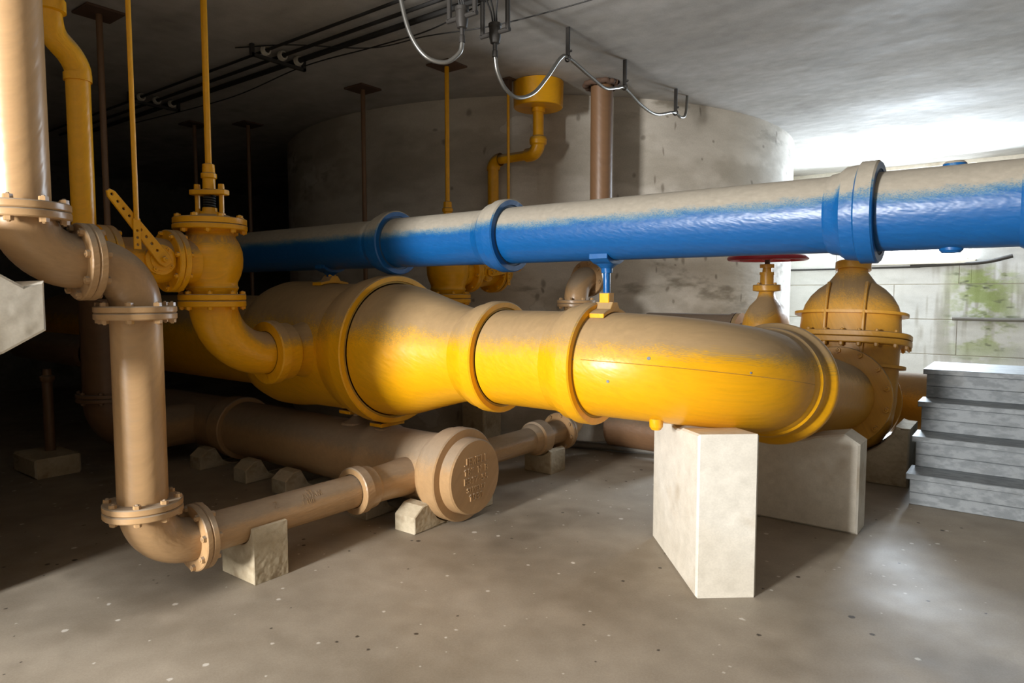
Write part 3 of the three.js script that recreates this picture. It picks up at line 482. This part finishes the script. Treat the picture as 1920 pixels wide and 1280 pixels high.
// low chamfered blocks under the floor main
const LOWB = [[-4.52, 'small dusty block under floor pipe by dark tee'], [-3.97, 'pale block under middle of long beige floor pipe'], [-3.55, 'pale block behind beige small pipe under floor main'], [-2.83, 'dark block under beige cross behind branch collar'], [-2.47, 'pale chamfered block beneath bell of capped cross']];
for (const [x, lab] of LOWB) {
  const t = thing('concrete_block', lab, 'block', V(x, 0, Z0), 'low blocks under floor pipe'), pts = [[-0.31, 0.001], [-0.31, 0.085], [-0.25, 0.13], [-0.2, 0.135]], rr = 0.252, cy = YG;
  for (let i = 0; i <= 10; i++) { const a = Math.PI * (1.5 - 0.2 + 0.4 * i / 10); pts.push([Math.cos(a) * rr, Math.max(cy + Math.sin(a) * rr, 0.004)]); }
  pts.push([0.2, 0.135], [0.25, 0.13], [0.31, 0.085], [0.31, 0.001]);
  part(t, 'body', extrude(pts.map(([a, b]) => [a, b]).reverse(), 0.145, [V(x - 0.0725, 0, Z0), NZ, Y, X], 0.004), M.plinth);
}

// ------------------------------------------------------------------ beige risers near and far
function riser(s) {
  const near = s > 0, x = -2.6, S = V(0, 0, s), B = V(0, 0, -s), zr = Z0 + s * 1.51, r = 0.086, h = 0.238, m = M.beige, w = near ? 'at left in front' : 'behind yellow pipe';
  const zb = near ? Z0 + 0.53 : Z0 - 0.44;
  const p = thing('floor_pipe', near ? 'slim beige floor pipe with raised cast marks resting on notched block' : 'slim beige floor pipe behind capped cross with socket', 'pipe', V(x, 0.15, Z0 + s * 0.9));
  const zf = zr - s * 0.2;
  part(p, 'barrel', lathe(V(x, h, zb), S, [[0, 0.08], [Math.abs(zf - zb), 0.08]], 40), m);
  flange(p, V(x, h, zf - s * 0.026), S, 0.132, 0.026, 8, m, { hs: 0.014, inner: 0.07 });
  if (!near) part(p, 'bell', lathe(V(x, h, Z0 - 0.93), B.clone().negate(), [[0, 0.08], [0.02, 0.095], [0.05, 0.1], [0.06, 0.113], [0.14, 0.116], [0.15, 0.11], [0.15, 0.08]], 36), m);
  const e = thing('pipe_elbow', 'beige flanged bottom elbow of riser ' + w, 'pipe', V(x, 0.15, zr));
  flange(e, V(x, h, zf + s * 0.001), S, 0.132, 0.026, 8, m, { hs: 0.014, back: false });
  part(e, 'body', bend(V(x, h, zf + s * 0.025), S, Y, 0.175, 0.086, Math.PI / 2, 16, 40), m);
  const h0 = h + 0.175; flange(e, V(x, h0 - 0.03, zr), Y, 0.135, 0.026, 8, m, { hs: 0.014, inner: 0.07 });
  const u = thing('riser_pipe', near ? 'beige vertical riser pipe flanged at both ends at left' : 'beige vertical riser pipe hidden behind yellow pipe', 'pipe', V(x, h0, zr));
  flange(u, V(x, h0 - 0.003, zr), Y, 0.135, 0.026, 8, m, { hs: 0.014, back: false });
  part(u, 'barrel', lathe(V(x, h0 + 0.02, zr), Y, [[0, r], [1.11 - h0 - 0.02, r]], 48), m);
  flange(u, V(x, 1.106, zr), Y, 0.136, 0.024, 8, m, { hs: 0.014, inner: 0.07 });
  const e2 = thing('pipe_elbow', 'beige flanged elbow on top of riser ' + w, 'pipe', V(x, 1.13, zr));
  flange(e2, V(x, 1.131, zr), Y, 0.136, 0.024, 8, m, { hs: 0.014, back: false });
  const rr = 0.155; part(e2, 'body', bend(V(x, 1.153, zr), Y, S, rr, 0.086, Math.PI / 2, 16, 40), m);
  const ze = zr + s * rr, he = 1.153 + rr; flange(e2, V(x, he, ze - s * 0.02), S, 0.132, 0.026, 8, m, { hs: 0.014, inner: 0.07 });
  const e3 = thing('pipe_elbow', near ? 'beige flanged elbow seated on white corbel at left' : 'beige flanged elbow turning up beside round wall', 'pipe', V(x, he - 0.09, ze + s * 0.1));
  flange(e3, V(x, he, ze + s * 0.007), S, 0.132, 0.026, 8, m, { hs: 0.014, back: false });
  part(e3, 'body', bend(V(x, he, ze + s * 0.03), S, Y, rr, 0.092, Math.PI / 2, 16, 40), m);
  const zt = ze + s * (0.03 + rr), ht = he + rr; flange(e3, V(x, ht - 0.026, zt), Y, 0.138, 0.026, 8, m, { hs: 0.015, inner: 0.07 });
  const tp = thing('ceiling_pipe', near ? 'tall beige pipe rising to the ceiling at left edge' : 'brown dusty pipe rising to ceiling before round wall', 'pipe', V(x, ht, zt));
  flange(tp, V(x, ht + 0.001, zt), Y, 0.138, 0.026, 8, near ? M.beige : M.brown, { hs: 0.015, back: false });
  part(tp, 'barrel', lathe(V(x, ht + 0.026, zt), Y, [[0, 0.082], [CEIL - ht - 0.03, 0.082]], 48), near ? M.beige : M.brown);
  const rg = []; for (let i = 0; i <= 30; i++) { const a = i / 30 * 2 * Math.PI; rg.push(V(x + Math.cos(a) * (0.105 + rnd() * 0.03), CEIL - 0.012 - rnd() * 0.01, zt + Math.sin(a) * (0.105 + rnd() * 0.03))); } rg[30] = rg[0].clone();
  part(tp, 'ceiling_collar', tube(rg, 0.02, 90, 8), M.rust, 'crumbling mortar collar');
}
riser(1); riser(-1);
{ // raised casting marks on the near slim pipe
  const t = scene.children.find((o) => o.userData.label?.startsWith('slim beige floor pipe with raised')), font = await new FontLoader().loadAsync('fonts/droid/droid_sans_regular.typeface.json');
  for (const [txt, z, a0, size] of [['2', -1.66, 0.62, 0.034], ['ADAM', -1.8, 0.66, 0.028], ['1 101', -1.79, 0.38, 0.02], ['W', -1.84, 0.98, 0.022]]) {
    const g = new TextGeometry(txt, { font, size, depth: 0.004, curveSegments: 3, bevelEnabled: false }); g.deleteAttribute('uv'); const q = g.index ? g.toNonIndexed() : g, p = q.attributes.position;
    for (let i = 0; i < p.count; i++) { const a = a0 + p.getY(i) / 0.08, r = 0.0795 + p.getZ(i) * 0.6; p.setXYZ(i, -2.6 + Math.cos(a) * r, 0.238 + Math.sin(a) * r, z - p.getX(i)); }
    q.computeVertexNormals(); part(t, 'raised_lettering', q, M.beige);
  }
  // notched block under it
  const b = thing('concrete_block', 'pale notched block cradling slim beige floor pipe', 'block', V(-2.62, 0, -1.61)), pts = [[-2.742, 0.001], [-2.498, 0.001], [-2.498, 0.235], [-2.512, 0.238]];
  for (let i = 0; i <= 12; i++) { const a = -0.05 - i / 12 * (Math.PI * 0.72); pts.push([-2.6 + Math.cos(a) * 0.083, 0.238 + Math.sin(a) * 0.083]); }
  pts.push([-2.7, 0.12], [-2.742, 0.105]);
  part(b, 'body', extrude(pts, 0.165, [V(0, 0, -1.695), X, Y, Z], 0.004), M.plinth);
  const b2 = thing('concrete_block', 'pale block under rear slim pipe socket', 'block', V(-2.6, 0, -3.79)); const q = [[-2.71, 0.001], [-2.493, 0.001], [-2.493, 0.15], [-2.52, 0.165]];
  for (let i = 0; i <= 10; i++) { const a = -0.75 - i / 10 * 1.64; q.push([-2.6 + Math.cos(a) * 0.119, 0.238 + Math.sin(a) * 0.119]); } q.push([-2.71, 0.12]);
  part(b2, 'body', extrude(q, 0.18, [V(0, 0, -3.875), X, Y, Z], 0.006), M.plinth);
  // corbel that carries the elbow at the left edge
  const k = thing('concrete_corbel', 'white concrete corbel carrying beige elbow at left edge', 'corbel', V(-2.7, 1.0, -0.8)), cp = [[-2.78, 0.92], [-2.75, 0.94], [-2.46, 1.06], [-2.45, 1.08], [-2.45, 1.19]];
  part(k, 'body', extrude([[0.0, 0.985], [0.1, 1.02], [0.215, 1.085], [0.215, 1.24], [0.16, 1.222], [0.1, 1.26], [0.04, 1.33], [0, 1.42]], 0.75, [V(-3.2, 0, -0.6), NZ, Y, X], 0.008), M.white);
}

// ------------------------------------------------------------------ white piers
{
  const fl = V(-1.009, 0, -2.518), fr = V(-0.823, 0, -2.672), w = fr.clone().sub(fl).normalize(), d = new THREE.Vector3().crossVectors(Y, w).normalize(); // d points away from the camera
  const t = thing('concrete_pier', 'tall white painted concrete pier under yellow elbow', 'pier', V(-1.13, 0, -2.87));
  const A = V(ELX + 0.07, YY, Z0), a45 = Math.PI / 4, mid = A.clone().addScaledVector(X, ELR * Math.sin(a45)).addScaledVector(E_, ELR * (1 - Math.cos(a45))), off = mid.clone().sub(fl), c0 = off.dot(d), rr = RY + 0.006, top = 0.655;
  const pts = [[0, 0.001], [0.69, 0.001], [0.69, top]]; for (let i = 0; i <= 16; i++) { const a = -i / 16 * Math.PI, px = c0 + Math.cos(a) * rr, py = mid.y + Math.sin(a) * rr - 0.004; if (py < top && px > 0.02 && px < 0.67) pts.push([px, py]); } pts.push([0, top]);
  part(t, 'body', extrude(pts, 0.241, [fl, d, Y, w], 0.008), M.white);
  const t2 = thing('concrete_pier', 'lower white concrete pier under ochre pipe behind elbow', 'pier', V(-0.96, 0, -3.77)), O = A.clone().addScaledVector(X, ELR).addScaledVector(E_, ELR), k = (-3.77 - O.z) / E_.z, hc = O.y + E_.y * k, x1 = O.x;
  const q = [[-1.27, 0.001], [-0.647, 0.001], [-0.647, 0.455], [-0.72, 0.5]]; for (let i = 0; i <= 12; i++) { const a = -i / 12 * Math.PI, px = x1 + Math.cos(a) * (RY + 0.01), py = hc + Math.sin(a) * (RY + 0.01) - 0.018; if (py < 0.51 && px < -0.73) q.push([px, py]); } q.push([-1.2, 0.5], [-1.27, 0.455]);
  part(t2, 'body', extrude(q, 0.19, [V(0, 0, -3.87), X, Y, Z], 0.01), M.white);
  const t3 = thing('concrete_pier', 'square concrete pier in shadow behind slim rear pipe', 'pier', V(-3.4, 0, -4.2)); part(t3, 'body', box(-3.5, -3.28, 0.001, 0.5, -4.17, -3.95, 0.01), M.plinth);
}
// ------------------------------------------------------------------ grey wooden stairs
{
  const t = thing('wooden_stairs', 'grey painted wooden stairs of four steps by far wall', 'stairs', V(0.4, 0, -4.9)), x0 = -0.515, x1 = 1.3;
  for (let i = 0; i < 4; i++) {
    const zf = -4.42 - i * 0.2, y0 = i * 0.181, y1 = y0 + 0.181, zb = i === 3 ? -5.6 : zf - 0.2;
    part(t, 'tread', box(x0 - 0.018, x1 + 0.018, y1 - 0.032, y1, zb - (i < 3 ? 0.02 : 0), zf + 0.028, 0.004), M.wood);
    part(t, 'riser_board', box(x0, x1, y0 + (i ? 0.001 : 0.002), y0 + 0.072, zf - 0.022, zf, 0.003), M.wood);
    part(t, 'riser_board', box(x0, x1, y0 + 0.0735, y1 - 0.033, zf - 0.022, zf + 0.003, 0.003), M.wood);
    part(t, 'side_board', box(x0, x0 + 0.02, 0.002, y1 - 0.033, i === 3 ? -5.58 : zf - 0.2, zf - 0.023, 0.002), M.wood);
  }
}
// ------------------------------------------------------------------ small gate valve with red handwheel
{
  const x = -1.5, z = -4.94, pc = 0.86, c = V(x, pc, z), t = thing('gate_valve', 'small ochre gate valve with red handwheel before round wall', 'valve', V(x, 0.7, z)), o = (g) => g.translate(x, 0, z);
  part(t, 'bonnet', o(loft([[0.8, 0.145, 0.24], [0.98, 0.138, 0.235], [1.05, 0.125, 0.21], [1.11, 0.1, 0.16], [1.16, 0.062, 0.08], [1.195, 0.052, 0.055], [1.215, 0.05, 0.052]], 40, 2.6)), M.ochre);
  part(t, 'body', lathe(V(x - 0.2, pc, z), X, [[0, 0], [0, 0.2], [0.03, 0.2], [0.03, 0.13], [0.3, 0.13], [0.3, 0.16], [0.33, 0.16], [0.33, 0]], 36), M.ochre);
  const nf = part(t, 'neck_flange', lathe(V(x, 1.212, z), Y, [[0, 0.06], [0.006, 0.09], [0.01, 0.094], [0.045, 0.094], [0.05, 0.09], [0.05, 0]], 28), M.ochre);
  for (let i = 0; i < 4; i++) { const a = 0.5 + i * Math.PI / 2; part(nf, 'bolt', hexBolt(V(x + Math.cos(a) * 0.076, 1.261, z + Math.sin(a) * 0.076), Y, 0.012, 0.012), M.ochre); }
  part(t, 'stuffing_box', lathe(V(x, 1.26, z), Y, [[0, 0.046], [0.07, 0.046], [0.07, 0.05], [0.09, 0.05], [0.09, 0.032], [0.12, 0.03], [0.12, 0.05], [0.145, 0.05], [0.145, 0]], 24), M.ochre);
  part(t, 'stem', rod(V(x, 1.4, z), V(x, 1.455, z), 0.018), M.rust);
  const w = part(t, 'handwheel', (() => { const g = new THREE.TorusGeometry(0.255, 0.017, 12, 56); g.rotateX(Math.PI / 2); g.translate(x, 1.447, z); g.deleteAttribute('uv'); return g.toNonIndexed(); })(), M.red, 'red rim');
  for (let i = 0; i < 4; i++) { const a = 0.4 + i * Math.PI / 2; part(w, 'spoke', rod(V(x, 1.458, z), V(x + Math.cos(a) * 0.25, 1.45, z + Math.sin(a) * 0.25), 0.012, 10), M.red); }
  part(w, 'hub', lathe(V(x, 1.435, z), Y, [[0, 0.02], [0, 0.036], [0.035, 0.034], [0.035, 0.018], [0.05, 0.016], [0.05, 0]], 16), M.red);
  const p = thing('pipe', 'brown horizontal pipe from round wall to small gate valve', 'pipe', V(-2.1, 0.7, z)); part(p, 'barrel', lathe(V(x - 0.205, pc, z), NX, [[0, 0.2], [0.03, 0.2], [0.03, 0.19], [0.7, 0.19]], 36), M.brown);
  const lp = thing('pipe', 'large dark pipe lying low behind yellow elbow joint', 'pipe', V(-2.2, 0.05, -4.5)); part(lp, 'barrel', lathe(V(-2.5, 0.2, -4.55), X, [[0, 0], [0, 0.15], [0.55, 0.15], [0.55, 0.17], [0.6, 0.17], [0.6, 0.14], [0.4, 0.135]], 36), M.brown);
  const cb = thing('floor_conduit', 'low pale conduit pipe along floor before round wall', 'conduit', V(-2.2, 0.03, -4.9)); part(cb, 'barrel', rod(V(-3.1, 0.032, -4.2 - 0.18), V(-1.2, 0.032, -4.93), 0.03, 12), M.grey);
}
// ------------------------------------------------------------------ ceiling rods
for (const [x, z, y0, lab] of [[-4.169, -1.709, 1.25, 'dark rod from ceiling plate behind near yellow vent'], [-4.103, -3.522, 1.0, 'dark rod from square ceiling plate before round wall'], [-5.79, -3.609, 1.0, 'dim far ceiling rod by left side of round wall'], [-6.18, -3.31, 1.0, 'dim far ceiling rod behind front angle valve stem']]) {
  const t = thing('ceiling_rod', lab, 'rod', V(x, y0, z), 'brown rods hung from ceiling'); part(t, 'rod', rod(V(x, y0, z), V(x, CEIL - 0.014, z), 0.017), M.brown);
  part(t, 'ceiling_plate', box(x - 0.1, x + 0.1, CEIL - 0.014, CEIL - 0.001, z - 0.1, z + 0.1, 0.003), M.rust);
}
// ------------------------------------------------------------------ ceiling conduits and cables
[[-2.56, 0.009, 'thin dark conduit furthest from round wall under ceiling'], [-2.68, 0.011, 'middle dark conduit of three under ceiling'], [-2.8, 0.017, 'thickest dark conduit of three under ceiling']].forEach(([z, r, lab]) => {
  const t = thing('ceiling_conduit', lab, 'conduit', V(-5, CEIL - 0.03, z), 'ceiling conduits'); part(t, 'barrel', rod(V(-2.1, CEIL - 0.032, z), V(-7.5, CEIL - 0.032, z), r, 10), M.cable);
});
for (const [x, lab] of [[-3.93, 'iron clamp with three porcelain insulators on ceiling conduits'], [-5.6, 'dim far clamp with insulators on ceiling conduits']]) {
  const t = thing('insulator_clamp', lab, 'clamp', V(x, CEIL - 0.05, -2.68), 'conduit clamps');
  part(t, 'bar', box(x - 0.012, x + 0.012, CEIL - 0.075, CEIL - 0.056, -2.88, -2.48, 0.002), M.darkMetal);
  for (const z of [-2.87, -2.49]) part(t, 'hanger', box(x - 0.012, x + 0.012, CEIL - 0.075, CEIL - 0.001, z - 0.012, z + 0.012, 0.002), M.darkMetal);
  for (const z of [-2.56, -2.68, -2.8]) part(t, 'insulator', lathe(V(x + 0.02, CEIL - 0.032, z), X, [[0, 0.018], [0, 0.026], [0.01, 0.03], [0.02, 0.024], [0.03, 0.03], [0.04, 0.026], [0.04, 0.018]], 18), M.porcelain);
}
function uFrame(z, lab, yb = 2.53) {
  const x = -2.25, t = thing('cable_box', lab, 'fixture', V(x, yb, z), 'pipe frames with cable sockets'), w = 0.082, f = (a, b) => rod(a, b, 0.0125, 10);
  for (const s of [-1, 1]) part(t, 'leg', f(V(x + s * w, yb, z), V(x + s * w, CEIL - 0.002, z)), M.darkMetal);
  part(t, 'crossbar', f(V(x - w - 0.012, yb, z), V(x + w + 0.012, yb, z)), M.darkMetal);
  part(t, 'socket', lathe(V(x, yb - 0.055, z), Y, [[0, 0.014], [0.004, 0.024], [0.03, 0.03], [0.08, 0.03], [0.085, 0.034], [0.1, 0.034], [0.104, 0.028], [0.104, 0]], 20), M.darkMetal);
  part(t, 'gland', lathe(V(x, yb - 0.12, z), Y, [[0, 0.01], [0, 0.015], [0.03, 0.014], [0.035, 0.011], [0.066, 0.012]], 14), M.darkMetal);
  for (const [a, b] of [[0.012, 0.05], [-0.012, -0.06], [0.0, -0.02]]) part(t, 'lead_wire', tube([V(x + a, yb + 0.04, z), V(x + a * 1.4, yb + 0.1, z + 0.01), V(x + b * 0.7, yb + 0.17, z + 0.02), V(x + b, CEIL - 0.003, z + 0.03)], 0.005, 24, 6), M.cable);
  return V(x, yb - 0.12, z);
}
const fa = uFrame(-2.555, 'dark pipe frame with cable socket above blue pipe'), fb = uFrame(-2.81, 'dark pipe frame with cable socket nearer round wall');
const single = (name, lab, cat, g, mat, group) => { dustUV(g); g.computeBoundingBox(); const c = new THREE.Vector3(); g.boundingBox.getCenter(c); c.y = g.boundingBox.min.y; g.translate(-c.x, -c.y, -c.z); const m = new THREE.Mesh(g, mat); m.name = numbered(name); m.position.copy(c); m.castShadow = m.receiveShadow = true; m.userData = { label: lab, category: cat }; if (group) m.userData.group = group; scene.add(m); return m; };
single('hanging_cable', 'shiny grey cable looping from pipe frame to ceiling', 'cable', tube([fa, V(-2.26, 2.36, -2.545), V(-2.3, 2.31, -2.49), V(-2.36, 2.33, -2.42), V(-2.42, 2.43, -2.38), V(-2.46, 2.58, -2.36), V(-2.48, 2.748, -2.35)], 0.011, 80, 10), M.steel);
single('hanging_cable', 'long grey cable swagging along three ceiling hooks', 'cable', tube([fb, V(-2.25, 2.34, -2.83), V(-2.245, 2.27, -2.89), V(-2.24, 2.245, -2.99), V(-2.235, 2.3, -3.13), V(-2.23, 2.42, -3.26), V(-2.225, 2.55, -3.38), V(-2.223, 2.575, -3.46), V(-2.224, 2.53, -3.72), V(-2.225, 2.505, -3.9), V(-2.226, 2.54, -4.05), V(-2.226, 2.565, -4.16), V(-2.228, 2.51, -4.4), V(-2.23, 2.495, -4.65), V(-2.236, 2.575, -4.97), V(-2.23, 2.56, -5.08), V(-2.23, 2.6, -5.17), V(-2.23, 2.748, -5.2)], 0.0105, 220, 10), M.steel);
for (const [z, lab] of [[-3.46, 'ceiling cable hook nearest pipe frames'], [-4.16, 'ceiling cable hook beside brown ceiling pipe'], [-4.975, 'ceiling cable hook where cable ends']]) {
  const t = thing('cable_hook', lab, 'hook', V(-2.225, 2.58, z), 'hooks carrying the grey cable'); part(t, 'shank', box(-2.238, -2.212, 2.585, CEIL - 0.001, z - 0.006, z + 0.006, 0.002), M.darkMetal);
  const g = new THREE.TorusGeometry(0.017, 0.005, 8, 20); g.translate(-2.225, 2.571, z); g.deleteAttribute('uv'); part(t, 'clip', g.toNonIndexed(), M.darkMetal); part(t, 'screw', hexBolt(V(-2.212, 2.61, z), X, 0.008, 0.012), M.darkMetal);
}
const wy = CEIL - 0.012;
single('ceiling_wire', 'thin sagging wire crossing ceiling beyond pipe frames', 'wire', tube([V(-1.6, wy, -3.2), V(-2.1, wy - 0.02, -3.15), V(-2.5, wy - 0.035, -3.08), V(-2.9, wy - 0.03, -2.98), V(-3.3, wy - 0.035, -2.9), V(-3.7, wy - 0.01, -2.62), V(-4.05, wy, -2.45)], 0.004, 90, 6), M.cable);
single('ceiling_wire', 'thin wire running beside thickest ceiling conduit', 'wire', tube([V(-2.3, wy, -2.86), V(-2.8, wy - 0.03, -2.92), V(-3.3, wy - 0.02, -2.93), V(-3.95, wy - 0.03, -2.87), V(-5, wy - 0.04, -2.95), V(-6.5, wy - 0.02, -2.9)], 0.0045, 90, 6), M.cable);
{ // cables on the far wall
  single('wall_cable', 'dark bundle of cables sagging below far window', 'cable', tube([V(-0.2, 1.62, ZB + 0.1), V(-0.45, 1.56, ZB + 0.09), V(-0.8, 1.545, ZB + 0.06), V(-1.2, 1.53, ZB + 0.05)], 0.022, 40, 8), M.darkMetal);
  single('wall_cable', 'thin dark cable along far white wall', 'cable', tube([V(-1.1, 1.52, ZB + 0.03), V(-1.8, 1.515, ZB + 0.03), V(-2.64, 1.51, ZB + 0.03)], 0.012, 30, 6), M.cable);
  single('wall_pipe', 'short grey conduit low on mossy far wall', 'conduit', tube([V(-0.75, 0.905, ZB + 0.04), V(-0.2, 0.9, ZB + 0.04), V(0.6, 0.9, ZB + 0.04)], 0.022, 20, 8), M.grey);
}
renderer.render(scene, camera);
